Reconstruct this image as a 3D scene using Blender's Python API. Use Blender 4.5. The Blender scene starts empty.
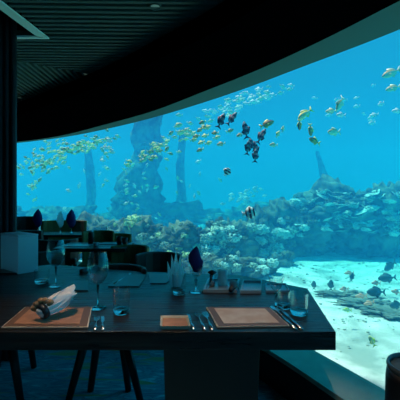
import bpy, bmesh, math, random
from mathutils import Vector, Matrix, Euler, noise

scene = bpy.context.scene
COL = scene.collection
random.seed(7)
PI = math.pi

# ------------------------------------------------------------------ camera, world, sun, exposure
EYE, F = 1.28, 340.0
cam_data = bpy.data.cameras.new('camera')
cam_data.sensor_width = 36.0
cam_data.lens = F / 400 * 36
cam_data.clip_end = 200
cam = bpy.data.objects.new('camera', cam_data)
COL.objects.link(cam)
cam.location = (0, 0, EYE)
cam.rotation_euler = (PI / 2, 0, 0)
scene.camera = cam

world = bpy.data.worlds.new('open_water'); scene.world = world
world.use_nodes = True
bgn = world.node_tree.nodes['Background']
bgn.inputs['Color'].default_value = (0.010, 0.33, 0.60, 1)
bgn.inputs['Strength'].default_value = 1.0

sun_data = bpy.data.lights.new('tank_sun', 'SUN')
sun_data.energy = 25.0
sun_data.color = (1.0, 0.24, 0.235)
sun_data.angle = math.radians(6)
sun = bpy.data.objects.new('tank_sun', sun_data)
COL.objects.link(sun)
sun.rotation_euler = (math.radians(-14), math.radians(-20), 0)

vs = scene.view_settings
vs.view_transform = 'Standard'; vs.look = 'None'; vs.gamma = 1; vs.use_curve_mapping = False
vs.exposure = 0.0
cy = scene.cycles
cy.use_denoising = True
cy.max_bounces = 10; cy.diffuse_bounces = 4; cy.glossy_bounces = 4
cy.transmission_bounces = 8; cy.transparent_max_bounces = 24; cy.volume_bounces = 1
cy.sample_clamp_indirect = 4.0
cy.caustics_reflective = False; cy.caustics_refractive = False

# ------------------------------------------------------------------ helpers
def at(px, py, Y):
    return Vector(((px - 200) / F * Y, Y, EYE - (py - 200) / F * Y))
def on(px, py, z=0.75):
    """point on the horizontal plane z seen at that pixel"""
    Y = (EYE - z) * F / (py - 200)
    return Vector(((px - 200) / F * Y, Y, z))

def mat(name, color, rough=0.6, metal=0.0, spec=0.5, emit=None, es=0.0, trans=0.0, noise_scale=None, color2=None, bump=0.0, detail=4.0):
    m = bpy.data.materials.new(name); m.use_nodes = True
    nt = m.node_tree; b = nt.nodes['Principled BSDF']
    b.inputs['Base Color'].default_value = (*color, 1)
    b.inputs['Roughness'].default_value = rough
    b.inputs['Metallic'].default_value = metal
    b.inputs['Specular IOR Level'].default_value = spec
    b.inputs['Transmission Weight'].default_value = trans
    if emit:
        b.inputs['Emission Color'].default_value = (*emit, 1); b.inputs['Emission Strength'].default_value = es
    if noise_scale:
        tc = nt.nodes.new('ShaderNodeTexCoord')
        n = nt.nodes.new('ShaderNodeTexNoise'); n.inputs['Scale'].default_value = noise_scale; n.inputs['Detail'].default_value = detail
        nt.links.new(tc.outputs['Object'], n.inputs['Vector'])
        if color2:
            r = nt.nodes.new('ShaderNodeValToRGB')
            r.color_ramp.elements[0].position = 0.38; r.color_ramp.elements[0].color = (*color, 1)
            r.color_ramp.elements[1].position = 0.62; r.color_ramp.elements[1].color = (*color2, 1)
            nt.links.new(n.outputs['Fac'], r.inputs['Fac']); nt.links.new(r.outputs['Color'], b.inputs['Base Color'])
        if bump:
            bp = nt.nodes.new('ShaderNodeBump'); bp.inputs['Strength'].default_value = bump; bp.inputs['Distance'].default_value = 0.02
            nt.links.new(n.outputs['Fac'], bp.inputs['Height']); nt.links.new(bp.outputs['Normal'], b.inputs['Normal'])
    return m

def wood(name, c1, c2, rough=0.35, scale=(1.0, 14.0, 14.0), bump=0.15):
    m = mat(name, c1, rough); nt = m.node_tree; b = nt.nodes['Principled BSDF']
    tc = nt.nodes.new('ShaderNodeTexCoord'); mp = nt.nodes.new('ShaderNodeMapping'); mp.inputs['Scale'].default_value = scale
    n = nt.nodes.new('ShaderNodeTexNoise'); n.inputs['Scale'].default_value = 3; n.inputs['Detail'].default_value = 6; n.inputs['Distortion'].default_value = 0.6
    r = nt.nodes.new('ShaderNodeValToRGB')
    r.color_ramp.elements[0].position = 0.35; r.color_ramp.elements[0].color = (*c1, 1)
    r.color_ramp.elements[1].position = 0.68; r.color_ramp.elements[1].color = (*c2, 1)
    bp = nt.nodes.new('ShaderNodeBump'); bp.inputs['Strength'].default_value = bump; bp.inputs['Distance'].default_value = 0.01
    L = nt.links.new
    L(tc.outputs['Object'], mp.inputs['Vector']); L(mp.outputs['Vector'], n.inputs['Vector']); L(n.outputs['Fac'], r.inputs['Fac'])
    L(r.outputs['Color'], b.inputs['Base Color']); L(n.outputs['Fac'], bp.inputs['Height']); L(bp.outputs['Normal'], b.inputs['Normal'])
    mr = nt.nodes.new('ShaderNodeMapRange'); mr.inputs['To Min'].default_value = rough - .1; mr.inputs['To Max'].default_value = rough + .2
    L(n.outputs['Fac'], mr.inputs['Value']); L(mr.outputs['Result'], b.inputs['Roughness'])
    return m

def thin_glass(name, tint=(0.9, 0.97, 0.97), edge=0.5, base=0.03):
    m = bpy.data.materials.new(name); m.use_nodes = True
    nt = m.node_tree; nt.nodes.remove(nt.nodes['Principled BSDF'])
    out = nt.nodes['Material Output']
    t = nt.nodes.new('ShaderNodeBsdfTransparent'); t.inputs['Color'].default_value = (*tint, 1)
    g = nt.nodes.new('ShaderNodeBsdfGlossy'); g.inputs['Roughness'].default_value = 0.03
    lw = nt.nodes.new('ShaderNodeLayerWeight'); lw.inputs['Blend'].default_value = 0.3
    mr = nt.nodes.new('ShaderNodeMapRange'); mr.inputs['To Min'].default_value = base; mr.inputs['To Max'].default_value = edge
    mx = nt.nodes.new('ShaderNodeMixShader'); L = nt.links.new
    L(lw.outputs['Facing'], mr.inputs['Value']); L(mr.outputs['Result'], mx.inputs['Fac'])
    L(t.outputs[0], mx.inputs[1]); L(g.outputs[0], mx.inputs[2]); L(mx.outputs[0], out.inputs['Surface'])
    return m

class MB:
    def __init__(s): s.bm = bmesh.new(); s.mi = 0
    def face(s, vs_):
        try:
            f = s.bm.faces.new(vs_); f.material_index = s.mi; return f
        except ValueError: return None
    def box(s, c, size, rot=None, taper=1.0):
        M = Matrix.Translation(Vector(c)) @ (Euler(rot).to_matrix().to_4x4() if rot else Matrix())
        hx, hy, hz = size[0] / 2, size[1] / 2, size[2] / 2
        v = []
        for z in (-hz, hz):
            k = taper if z < 0 else 1.0
            for x, y in ((-hx, -hy), (hx, -hy), (hx, hy), (-hx, hy)):
                v.append(s.bm.verts.new(M @ Vector((x * k, y * k, z))))
        for f in ((3, 2, 1, 0), (4, 5, 6, 7), (0, 1, 5, 4), (1, 2, 6, 5), (2, 3, 7, 6), (3, 0, 4, 7)):
            s.face([v[i] for i in f])
        return s
    def prism(s, poly, z0, z1, poly_top=None):
        pt = poly_top or poly
        a = [s.bm.verts.new((p[0], p[1], z0)) for p in poly]
        b = [s.bm.verts.new((p[0], p[1], z1)) for p in pt]
        n = len(poly)
        s.face(a[::-1]); s.face(b)
        for i in range(n): s.face([a[i], a[(i + 1) % n], b[(i + 1) % n], b[i]])
        return s
    def lathe(s, prof, c=(0, 0, 0), seg=20, cap=False, M=None):
        c = Vector(c); M = M or Matrix()
        rings = []
        for r, z in prof:
            if r < 1e-5: rings.append([s.bm.verts.new(M @ Vector((0, 0, z)) + c)])
            else: rings.append([s.bm.verts.new(M @ Vector((r * math.cos(2 * PI * k / seg), r * math.sin(2 * PI * k / seg), z)) + c) for k in range(seg)])
        for A, B in zip(rings, rings[1:]):
            for k in range(seg):
                k2 = (k + 1) % seg
                if len(A) == 1 and len(B) == 1: continue
                if len(A) == 1: s.face([A[0], B[k2], B[k]])
                elif len(B) == 1: s.face([A[k], A[k2], B[0]])
                else: s.face([A[k], A[k2], B[k2], B[k]])
        if cap:
            if len(rings[0]) > 1: s.face(rings[0][::-1])
            if len(rings[-1]) > 1: s.face(rings[-1])
        return s
    def tube(s, pts, rad, seg=8, cap=True, flat=1.0):
        pts = [Vector(p) for p in pts]
        if not isinstance(rad, (list, tuple)): rad = [rad] * len(pts)
        rings = []
        for i, p in enumerate(pts):
            d = (pts[min(i + 1, len(pts) - 1)] - pts[max(i - 1, 0)]).normalized()
            up = Vector((0, 0, 1)) if abs(d.z) < 0.9 else Vector((0, 1, 0))
            u = d.cross(up).normalized(); w = u.cross(d).normalized()
            rings.append([s.bm.verts.new(p + u * rad[i] * math.cos(2 * PI * k / seg) + w * rad[i] * flat * math.sin(2 * PI * k / seg)) for k in range(seg)])
        for A, B in zip(rings, rings[1:]):
            for k in range(seg): s.face([A[k], A[(k + 1) % seg], B[(k + 1) % seg], B[k]])
        if cap: s.face(rings[0][::-1]); s.face(rings[-1])
        return s
    def blob(s, c, r, sub=3, amp=0.2, freq=1.5, seed=0, flat_bottom=None, rough=0.0):
        t = bmesh.new(); bmesh.ops.create_icosphere(t, subdivisions=sub, radius=1.0)
        vm = {}
        for v in t.verts:
            q = Vector(v.co)
            k = 1 + amp * noise.fractal(q * freq + Vector((seed * 3.1, seed * 1.7, seed)), 1.0, 2.0, 4)
            if rough: k += rough * (0.4 - abs(noise.noise(q * freq * 3.3 + Vector((seed, 0, 0))))) + rough * .5 * noise.noise(q * freq * 8.0)
            p = Vector((q.x * r[0], q.y * r[1], q.z * r[2])) * k
            if flat_bottom is not None and p.z < flat_bottom: p.z = flat_bottom
            vm[v.index] = s.bm.verts.new(p + Vector(c))
        for f in t.faces: s.face([vm[v.index] for v in f.verts])
        t.free(); return s
    def build(s, name, mats, parent=None, smooth=False, bevel=0, loc=None):
        bmesh.ops.recalc_face_normals(s.bm, faces=s.bm.faces)
        me = bpy.data.meshes.new(name); s.bm.to_mesh(me); s.bm.free()
        for m in (mats if isinstance(mats, (list, tuple)) else [mats]): me.materials.append(m)
        if smooth:
            for p in me.polygons: p.use_smooth = True
        o = bpy.data.objects.new(name, me); COL.objects.link(o)
        if parent: o.parent = parent
        if loc is not None: o.location = loc
        if bevel:
            bv = o.modifiers.new('bevel', 'BEVEL'); bv.width = bevel; bv.segments = 2; bv.limit_method = 'ANGLE'
        return o

def tag(o, label=None, cat=None, group=None, kind=None):
    if label: o['label'] = label
    if cat: o['category'] = cat
    if group: o['group'] = group
    if kind: o['kind'] = kind
    return o
def empty(name, loc, rz=0, label=None, cat=None, group=None):
    o = bpy.data.objects.new(name, None); COL.objects.link(o); o.empty_display_size = 0.05
    o.location = loc; o.rotation_euler = (0, 0, rz)
    return tag(o, label, cat, group)
def kids(o): return [c for c in bpy.data.objects if c.parent is o]
def dup(o, loc, rz=0, label=None, group=None, scale=None):
    r = o.copy(); COL.objects.link(r); r.location = loc
    r.rotation_euler = (0, 0, rz)
    if scale: r.scale = scale
    if label: r['label'] = label
    if group: r['group'] = group
    elif 'group' in r: del r['group']
    for ch in kids(o):
        c = ch.copy(); COL.objects.link(c); c.parent = r
        for g in kids(ch):
            d = g.copy(); COL.objects.link(d); d.parent = c
    return r
def struct(o): o['kind'] = 'structure'; return o

def smooth_curve(pts, n=6):
    """Catmull-Rom through 2-D points"""
    P = [Vector(p) for p in pts]; out = []
    for i in range(len(P) - 1):
        p0 = P[max(i - 1, 0)]; p1 = P[i]; p2 = P[i + 1]; p3 = P[min(i + 2, len(P) - 1)]
        for k in range(n):
            t = k / n
            out.append(0.5 * ((2 * p1) + (p2 - p0) * t + (2 * p0 - 5 * p1 + 4 * p2 - p3) * t * t + (3 * p1 - p0 - 3 * p2 + p3) * t ** 3))
    out.append(P[-1]); return out

# ------------------------------------------------------------------ materials
M = {}
M['carpet'] = mat('carpet', (0.02, 0.09, 0.14), 0.95)
nt = M['carpet'].node_tree; b = nt.nodes['Principled BSDF']
tc = nt.nodes.new('ShaderNodeTexCoord'); mp = nt.nodes.new('ShaderNodeMapping'); mp.inputs['Scale'].default_value = (1.6, 7.0, 1)
n1 = nt.nodes.new('ShaderNodeTexNoise'); n1.inputs['Scale'].default_value = 1.6; n1.inputs['Distortion'].default_value = 2.2; n1.inputs['Detail'].default_value = 2
r1 = nt.nodes.new('ShaderNodeValToRGB'); e = r1.color_ramp.elements
e[0].position = 0.36; e[0].color = (0.10, 0.30, 0.42, 1); e[1].position = 0.66; e[1].color = (0.30, 0.75, 0.80, 1)
x = r1.color_ramp.elements.new(0.50); x.color = (0.18, 0.55, 0.64, 1)
x = r1.color_ramp.elements.new(0.53); x.color = (0.08, 0.28, 0.40, 1)
n2 = nt.nodes.new('ShaderNodeTexNoise'); n2.inputs['Scale'].default_value = 1.1; n2.inputs['Distortion'].default_value = 1.0
r2 = nt.nodes.new('ShaderNodeValToRGB'); r2.color_ramp.elements[0].position = 0.58; r2.color_ramp.elements[1].position = 0.66
mx = nt.nodes.new('ShaderNodeMixRGB'); mx.inputs[2].default_value = (0.45, 0.48, 0.22, 1)
L = nt.links.new
L(tc.outputs['Object'], mp.inputs['Vector']); L(mp.outputs['Vector'], n1.inputs['Vector']); L(mp.outputs['Vector'], n2.inputs['Vector'])
L(n1.outputs['Fac'], r1.inputs['Fac']); L(n2.outputs['Fac'], r2.inputs['Fac']); L(r2.outputs['Color'], mx.inputs[0]); L(r1.outputs['Color'], mx.inputs[1])
L(mx.outputs[0], b.inputs['Base Color'])

M['wall'] = mat('dark_wall', (0.22, 0.24, 0.26), 0.8)
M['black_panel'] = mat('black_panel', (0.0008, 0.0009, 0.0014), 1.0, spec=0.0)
M['slat'] = mat('ceiling_slat', (0.060, 0.100, 0.090), 0.6, spec=0.2)
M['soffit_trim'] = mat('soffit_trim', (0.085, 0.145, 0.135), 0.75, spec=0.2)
M['cove'] = mat('pale_cove', (0.80, 0.90, 0.80), 0.7)
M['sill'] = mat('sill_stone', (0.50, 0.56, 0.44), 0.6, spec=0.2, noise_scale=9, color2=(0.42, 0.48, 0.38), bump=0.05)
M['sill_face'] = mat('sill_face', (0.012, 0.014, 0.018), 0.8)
M['table'] = wood('dark_table_wood', (0.006, 0.004, 0.004), (0.028, 0.020, 0.018), 0.26, (1.0, 34.0, 14.0), 0.5)
M['black'] = mat('black_lacquer', (0.008, 0.007, 0.009), 0.45)
M['leather'] = mat('dark_leather', (0.03, 0.022, 0.02), 0.5)
M['olive'] = mat('olive_fabric', (0.13, 0.13, 0.05), 0.85)
M['white'] = mat('white_lacquer', (0.82, 0.88, 0.90), 0.45)
M['napkin'] = mat('white_linen', (0.78, 0.76, 0.76), 0.9)
M['linen'] = mat('roll_linen', (0.88, 0.88, 0.90), 0.9)
M['navy'] = mat('navy_linen', (0.015, 0.035, 0.20), 0.8)
for nm_, tc_, f_ in (('napkin', (0.97, 0.99, 1.0), 0.88), ('navy', (0.02, 0.07, 0.26), 0.5)):
    nt = M[nm_].node_tree; b = nt.nodes['Principled BSDF']; o_ = nt.nodes['Material Output']
    tr_ = nt.nodes.new('ShaderNodeBsdfTranslucent'); tr_.inputs['Color'].default_value = (*tc_, 1)
    mx_ = nt.nodes.new('ShaderNodeMixShader'); mx_.inputs['Fac'].default_value = f_
    nt.links.new(b.outputs[0], mx_.inputs[1]); nt.links.new(tr_.outputs[0], mx_.inputs[2]); nt.links.new(mx_.outputs[0], o_.inputs['Surface'])
M['copper'] = mat('copper_mat', (0.55, 0.25, 0.13), 0.55, noise_scale=25, color2=(0.45, 0.19, 0.10))
M['mat_border'] = mat('mat_border', (0.20, 0.095, 0.055), 0.5)
M['plate_pale'] = mat('plate_pale', (0.92, 0.95, 0.85), 0.9, spec=0.1, noise_scale=3, color2=(0.5, 0.55, 0.48))
M['mat_pale'] = mat('mat_pale', (0.78, 0.58, 0.46), 0.6, noise_scale=12, color2=(0.66, 0.42, 0.30))
M['mat_edge'] = mat('mat_edge', (0.66, 0.55, 0.42), 0.5)
M['cream'] = mat('cream_ceramic', (0.62, 0.56, 0.44), 0.3)
M['slate'] = mat('slate', (0.02, 0.022, 0.028), 0.35)
M['bluegrey'] = mat('bluegrey_ceramic', (0.34, 0.42, 0.46), 0.3)
M['steel'] = mat('steel', (0.55, 0.56, 0.58), 0.25, metal=1.0)
M['shell'] = mat('brown_shell', (0.28, 0.13, 0.06), 0.5, noise_scale=60, color2=(0.50, 0.32, 0.18))
M['glass'] = thin_glass('glassware', (0.90, 0.96, 0.97), 0.95, 0.06)
M['glass_solid'] = bpy.data.materials.new('solid_glass'); M['glass_solid'].use_nodes = True
_b = M['glass_solid'].node_tree.nodes['Principled BSDF']; _b.inputs['Transmission Weight'].default_value = 1; _b.inputs['Roughness'].default_value = 0.03; _b.inputs['IOR'].default_value = 1.48
M['frosted'] = mat('frosted', (0.75, 0.85, 0.88), 0.5)
M['thick_glass'] = mat('thick_glass', (0.10, 0.55, 0.75), 0.1)
for nm_, f_, tr in (('white', .45, (.85, .95, 1)), ('frosted', .7, (.9, .97, .97)), ('thick_glass', .8, (.45, .95, 1))):
    nt = M[nm_].node_tree; b = nt.nodes['Principled BSDF']; o_ = nt.nodes['Material Output']
    t1 = nt.nodes.new('ShaderNodeBsdfTranslucent'); t1.inputs['Color'].default_value = (*tr, 1)
    m1 = nt.nodes.new('ShaderNodeMixShader'); m1.inputs['Fac'].default_value = f_
    nt.links.new(b.outputs[0], m1.inputs[1]); nt.links.new(t1.outputs[0], m1.inputs[2]); nt.links.new(m1.outputs[0], o_.inputs['Surface'])
M['window'] = thin_glass('aquarium_acrylic', (0.97, 1.0, 1.0), 0.10, 0.0)
M['lamp'] = mat('downlight_lens', (0.3, 0.4, 0.35), 0.4, emit=(0.30, 0.50, 0.40), es=0.08)
M['sand'] = mat('white_sand', (0.90, 0.90, 0.84), 0.95, spec=0.1, noise_scale=2.2, color2=(0.40, 0.46, 0.42), bump=1.0, detail=12)
M['rock'] = mat('reef_rock', (0.045, 0.06, 0.06), 0.95, spec=0.1, noise_scale=3.2, color2=(0.26, 0.29, 0.22), bump=0.8, detail=8)
M['rubble'] = mat('rubble', (0.36, 0.42, 0.38), 0.95, spec=0.1)
M['coral_pale'] = mat('coral_pale', (0.72, 0.78, 0.62), 0.9, spec=0.1, noise_scale=4, color2=(0.16, 0.20, 0.18), bump=0.6)
M['coral_yellow'] = mat('coral_yellow', (0.85, 0.95, 0.50), 0.9, spec=0.1, noise_scale=4, color2=(0.26, 0.34, 0.18), bump=0.6)
M['coral_brown'] = mat('coral_brown', (0.30, 0.28, 0.18), 0.9, spec=0.1, noise_scale=4, color2=(0.08, 0.10, 0.08), bump=0.6)
M['f_yellow'] = mat('fish_yellow', (0.62, 0.90, 0.20), 0.5); M['f_olive'] = mat('fish_olive', (0.28, 0.40, 0.12), 0.5)
M['f_silver'] = mat('fish_silver', (0.52, 0.88, 0.58), 0.4); M['f_dark'] = mat('fish_dark', (0.004, 0.02, 0.04), 0.6)
M['f_white'] = mat('fish_white', (0.55, 0.93, 0.88), 0.5); M['f_grey'] = mat('fish_grey', (0.04, 0.15, 0.18), 0.6)
M['f_orange'] = mat('fish_orange', (0.95, 0.50, 0.36), 0.5); M['f_pale'] = mat('fish_pale', (0.80, 0.88, 0.80), 0.5)
M['f_stripe'] = mat('fish_stripe', (0.045, 0.28, 0.32), 0.6)
M['kelp'] = mat('kelp', (0.16, 0.17, 0.05), 0.8)

# ------------------------------------------------------------------ window curves (plan)
H, SILL = 2.45, 0.26
top_pts = [(-5.2, 7.55)]
for px, py in ((15, 143), (60, 137.5), (100, 130), (150, 118), (200, 103), (250, 86), (300, 66.5), (350, 48), (400, 28)):
    Y = (H - EYE) * F / (200 - py); top_pts.append(((px - 200) / F * Y, Y))
top_pts += [(1.52, 2.07), (1.655, 1.876), (1.87, 1.59), (2.1, 1.2), (2.28, 0.6), (2.36, -0.6), (2.3, -2.5)]
def resample(C, N=110):
    L_ = [0]
    for a, b_ in zip(C, C[1:]): L_.append(L_[-1] + (b_ - a).length)
    out = []; j = 0
    for i in range(N):
        t_ = L_[-1] * i / (N - 1)
        while j < len(C) - 2 and L_[j + 1] < t_: j += 1
        out.append(C[j].lerp(C[j + 1], min(1, (t_ - L_[j]) / max(1e-9, L_[j + 1] - L_[j]))))
    return out
def relax(C, k_):
    for _ in range(k_): C = [C[0]] + [C[i] * .5 + (C[i - 1] + C[i + 1]) * .25 for i in range(1, len(C) - 1)] + [C[-1]]
    return C
TOP = relax(resample(smooth_curve(top_pts, 8)), 6)
n = len(TOP)
def nrm(C, i):
    d = C[min(i + 1, len(C) - 1)] - C[max(i - 1, 0)]
    v = Vector((-d.y, d.x)).normalized()      # outward (tank side) when the curve runs left-far to right-near
    return v
def offset(C, f):
    return [C[i] + nrm(C, i) * (f(i / (len(C) - 1)) if callable(f) else f) for i in range(len(C))]
def ramp(t, pts):
    for (a, va), (b_, vb) in zip(pts, pts[1:]):
        if t <= b_: return va + (vb - va) * (t - a) / (b_ - a)
    return pts[-1][1]
BOT = relax(resample(smooth_curve([(-5.2, 7.35), (-3.88, 6.8), (-2.72, 6.17), (-1.80, 5.5), (-0.9, 4.65), (-0.25, 3.8), (0.2, 3.2), (0.53, 2.76), (0.79, 2.28), (0.98, 1.85), (1.2, 1.35), (1.42, 0.8), (1.6, 0.0), (1.6, -2.5)], 8)), 6)
def strip(name, A, zA, B, zB, m, parent=None):
    k = MB(); va = [k.bm.verts.new((p.x, p.y, zA)) for p in A]; vb = [k.bm.verts.new((p.x, p.y, zB)) for p in B]
    for i in range(len(A) - 1): k.face([va[i], va[i + 1], vb[i + 1], vb[i]])
    return k.build(name, m, parent, smooth=True)

# ------------------------------------------------------------------ tank water (volume)
water = bpy.data.materials.new('sea_water'); water.use_nodes = True
nt = water.node_tree; nt.nodes.remove(nt.nodes['Principled BSDF']); out = nt.nodes['Material Output']
sc_ = nt.nodes.new('ShaderNodeVolumeScatter'); sc_.inputs['Color'].default_value = (0.03, 0.42, 0.95, 1); sc_.inputs['Density'].default_value = 0.08; sc_.inputs['Anisotropy'].default_value = 0.0
ab_ = nt.nodes.new('ShaderNodeVolumeAbsorption'); ab_.inputs['Color'].default_value = (0.0, 0.947, 0.977, 1); ab_.inputs['Density'].default_value = 0.34
ad = nt.nodes.new('ShaderNodeAddShader')
nt.links.new(sc_.outputs[0], ad.inputs[0]); nt.links.new(ab_.outputs[0], ad.inputs[1]); nt.links.new(ad.outputs[0], out.inputs['Volume'])
SURF, BED = 4.2, -0.3
k = MB()
gap = 0.05
loops = []
far = [(4, -2.5), (12, -2.5), (16, 8), (14, 20), (-16, 20), (-16, 9)]
for C, z in ((offset(BOT, gap), BED - 0.6), (offset(BOT, gap), SILL), (offset(TOP, gap), H), (offset(TOP, gap), SURF)):
    loops.append([k.bm.verts.new((p.x, p.y, z)) for p in C] + [k.bm.verts.new((x, y, z)) for x, y in far])
for A, B in zip(loops, loops[1:]):
    m_ = len(A)
    for i in range(m_): k.face([A[i], A[(i + 1) % m_], B[(i + 1) % m_], B[i]])
k.face(loops[0][::-1]); k.face(loops[-1])
wo = k.build('water', water)
tag(wo, 'clear blue sea water filling the tank behind the window', 'water', kind='stuff')

# ------------------------------------------------------------------ room shell
k = MB(); k.prism([(p.x, p.y) for p in offset(BOT, 0.02)] + [(-5.2, -2.5)], -0.12, 0.0)
struct(k.build('floor', M['carpet']))
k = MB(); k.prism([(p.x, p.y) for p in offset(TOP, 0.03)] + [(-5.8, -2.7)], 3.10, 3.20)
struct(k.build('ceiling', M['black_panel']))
k = MB(); k.box((-5.3, 2.45, 1.5), (0.2, 10.2, 3.24)); struct(k.build('wall_left', M['wall']))
k = MB(); k.box((-1.9, -2.6, 1.49), (6.9, 0.2, 3.22)); struct(k.build('wall_back', M['wall']))
# dark flat soffit ring whose inner edge is curved
inner = smooth_curve([(-5.2, 5.6), (-3.4, 5.15), (-2.45, 4.57), (-1.66, 3.95), (-0.87, 3.29), (-0.32, 2.74), (0.07, 2.34), (0.35, 1.99), (0.6, 1.5), (0.7, 0.6), (0.6, -0.8), (0.4, -2.5)])
trim_in = relax(resample(smooth_curve([(-5.2, 7.2), (-3.67, 6.70), (-2.5, 6.05), (-1.54, 5.23), (-0.62, 4.38), (0.0, 3.62), (0.45, 3.06), (0.765, 2.6), (0.986, 2.235), (1.08, 2.05), (1.28, 1.70), (1.5, 1.2), (1.7, 0.4), (1.7, -2.5)], 8)), 4)
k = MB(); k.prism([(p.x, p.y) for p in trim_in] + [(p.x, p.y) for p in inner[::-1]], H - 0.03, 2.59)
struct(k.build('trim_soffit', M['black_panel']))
k = MB(); k.prism([(p.x, p.y) for p in offset(TOP, 0.02)] + [(p.x, p.y) for p in trim_in[::-1]], H, 3.10)
struct(k.build('trim_window_head', M['soffit_trim']))
# slatted ceiling: slats along x, and a second field of slats along y
k = MB()
def inner_y(x):
    best = None
    for a, b_ in zip(inner, inner[1:]):
        if min(a.x, b_.x) <= x <= max(a.x, b_.x) and abs(a.x - b_.x) > 1e-6:
            y = a.y + (b_.y - a.y) * (x - a.x) / (b_.x - a.x); best = y if best is None else max(best, y)
    return best
def seam(x): return 3.0 + (x + 1.6) * 0.55 if x > -2.6 else 2.45
def inner_x(y):
    best = -9
    for a, b_ in zip(inner, inner[1:]):
        if min(a.y, b_.y) <= y <= max(a.y, b_.y) and abs(a.y - b_.y) > 1e-6:
            best = max(best, a.x + (b_.x - a.x) * (y - a.y) / (b_.y - a.y))
    return best
G = 1.082; SZ = 2.625
def cove_x(y): return -1.13 + (y - 2.55) * 0.171        # diagonal edge of the opening round the column
y = 0.2
while y < 3.6:
    x1 = inner_x(y) + 0.25
    x0 = cove_x(y) if y < 2.55 else (-5.1 if y < 2.62 else (-1.6 + (y - 3.0) / 0.55 if y > 2.45 else -5.1))
    if y >= 2.55: x0 = max(-4.7, -1.6 + (y - 3.0) / 0.55)
    if x1 > x0: k.box(((x0 + x1) / 2 * G, y * G, SZ), ((x1 - x0) * G, 0.028, 0.05), (0, 0, 0.02))
    y += 0.056
struct(k.build('ceiling_slats_across', M['slat']))
k = MB(); x = -4.7
while x < -0.75:
    y0 = seam(x) + 0.02; y1 = (inner_y(x) or 3.0) + 0.25
    if y1 > y0 + 0.02: k.box(((x + 0.05 * (y1 - y0)) * G, (y0 + y1) / 2 * G, SZ), (0.028, (y1 - y0) * G, 0.05))
    x += 0.062
struct(k.build('ceiling_slats_along', M['slat']))
# pale edge of the opening the column rises through
k = MB()
k.prism([(cove_x(2.55) * G, 2.55 * G), (cove_x(0.2) * G, 0.2 * G), (cove_x(0.2) * G - .075, 0.2 * G), (cove_x(2.50) * G - .075, 2.50 * G)], 2.585, 2.597)
k.prism([(cove_x(2.55) * G, 2.55 * G), (cove_x(2.5) * G - .075, 2.515 * G), (-2.6, 2.515 * G), (-2.6, 2.55 * G)], 2.585, 2.597)
struct(k.build('trim_cove', M['cove']))
# fluted column
k = MB(); CY = 2.72; CX = -183.5 / F * CY
for i in range(12): k.lathe([(0.024, 0.0), (0.024, 3.10)], (CX - 0.024 - i * 0.05, CY, 0), 10, True)
k.prism([(CX - .62, CY), (CX - .01, CY), (CX - .20, CY + .35), (CX - .62, CY + .35)], 0, 3.10)
struct(k.build('column', wood('column_wood', (0.003, 0.004, 0.007), (0.016, 0.020, 0.030), 0.5, (14, 14, 1))))
# sill
S_in = offset(BOT, -0.27)
k = MB(); k.prism([(p.x, p.y) for p in BOT] + [(p.x, p.y) for p in S_in[::-1]], SILL - 0.03, SILL)
struct(k.build('window_sill', M['sill']))
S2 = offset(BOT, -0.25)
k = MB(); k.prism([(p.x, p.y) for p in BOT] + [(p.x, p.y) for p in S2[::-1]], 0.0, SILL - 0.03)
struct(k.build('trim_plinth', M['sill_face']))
w = strip('window_1', BOT, SILL, TOP, H, M['window']); struct(w)
# downlights
def downlight(p, label, power=None, col=(1, 0.78, 0.56), size=1.1):
    r = empty('downlight', p, 0, label, 'ceiling light', None)
    k = MB(); k.lathe([(0.03, 0.0), (0.034, -0.004), (0.04, -0.004), (0.042, 0.02)], (0, 0, 0), 20); k.build('trim_ring', M['slat'], r, True)
    k = MB(); k.lathe([(0.0, 0.002), (0.03, 0.002)], (0, 0, 0), 20); k.build('lens', M['lamp'], r)
    if power:
        ld = bpy.data.lights.new('downlight_beam', 'SPOT'); ld.energy = power; ld.color = col; ld.spot_size = size; ld.spot_blend = 0.6; ld.shadow_soft_size = 0.03
        lo = bpy.data.objects.new('downlight_beam', ld); COL.objects.link(lo); lo.parent = r; lo.location = (0, 0, -0.012)
        lo['kind'] = 'helper'
    return r
downlight(Vector((-0.305, 2.32, 2.598)), 'small ceiling downlight near the middle of the slats, nearest the top edge')
downlight(Vector((-1.21, 3.56, 2.598)), 'small ceiling downlight at the seam between the two slat fields')
downlight(Vector((-2.32, 4.38, 2.598)), 'small ceiling downlight beside the dark fluted column')
downlight(Vector((-1.9, 0.3, 2.598)), 'added fill lamp out of view over the aisle behind the column opening', 10.0, (0.45, 0.85, 1.0), 2.5)  # cool fill light added out of view, lifts the white box and room
downlight(Vector((-0.2, -0.8, 2.598)), 'added fill lamp out of view over the aisle beside the window', 5.0, (0.45, 0.85, 1.0), 2.5)  # second added fill light, unseen, brightens the room from behind
downlight(Vector((-0.75, 1.3, 2.598)), 'ceiling downlight above the left end of the near table', 50.0, size=0.80)
downlight(Vector((0.15, 1.35, 2.598)), 'ceiling downlight above the right end of the near table', 42.0, size=0.80)

# ------------------------------------------------------------------ near table
t = empty('dining_table', (0, 1.9, 0), 0, 'large dark wood table in front with place settings on it', 'table')
poly = [(-2.3, 1.365), (0.546, 1.365), (0.645, 2.04), (0.28, 2.40), (-0.44, 2.52), (-1.22, 2.80), (-1.40, 2.66), (-2.3, 2.66)]
k = MB(); k.prism([(x, y - 1.9) for x, y in poly], 0.676, 0.75); k.build('tabletop', M['table'], t, bevel=0.003)
k = MB(); k.box((0.055, -0.02, 0.338), (0.46, 0.55, 0.676), taper=0.93); k.build('pedestal', M['black'], t, bevel=0.004)
k = MB(); k.box((-1.75, 0.1, 0.338), (0.40, 0.6, 0.676), taper=0.93); k.build('pedestal', M['black'], t, bevel=0.004)

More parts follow.
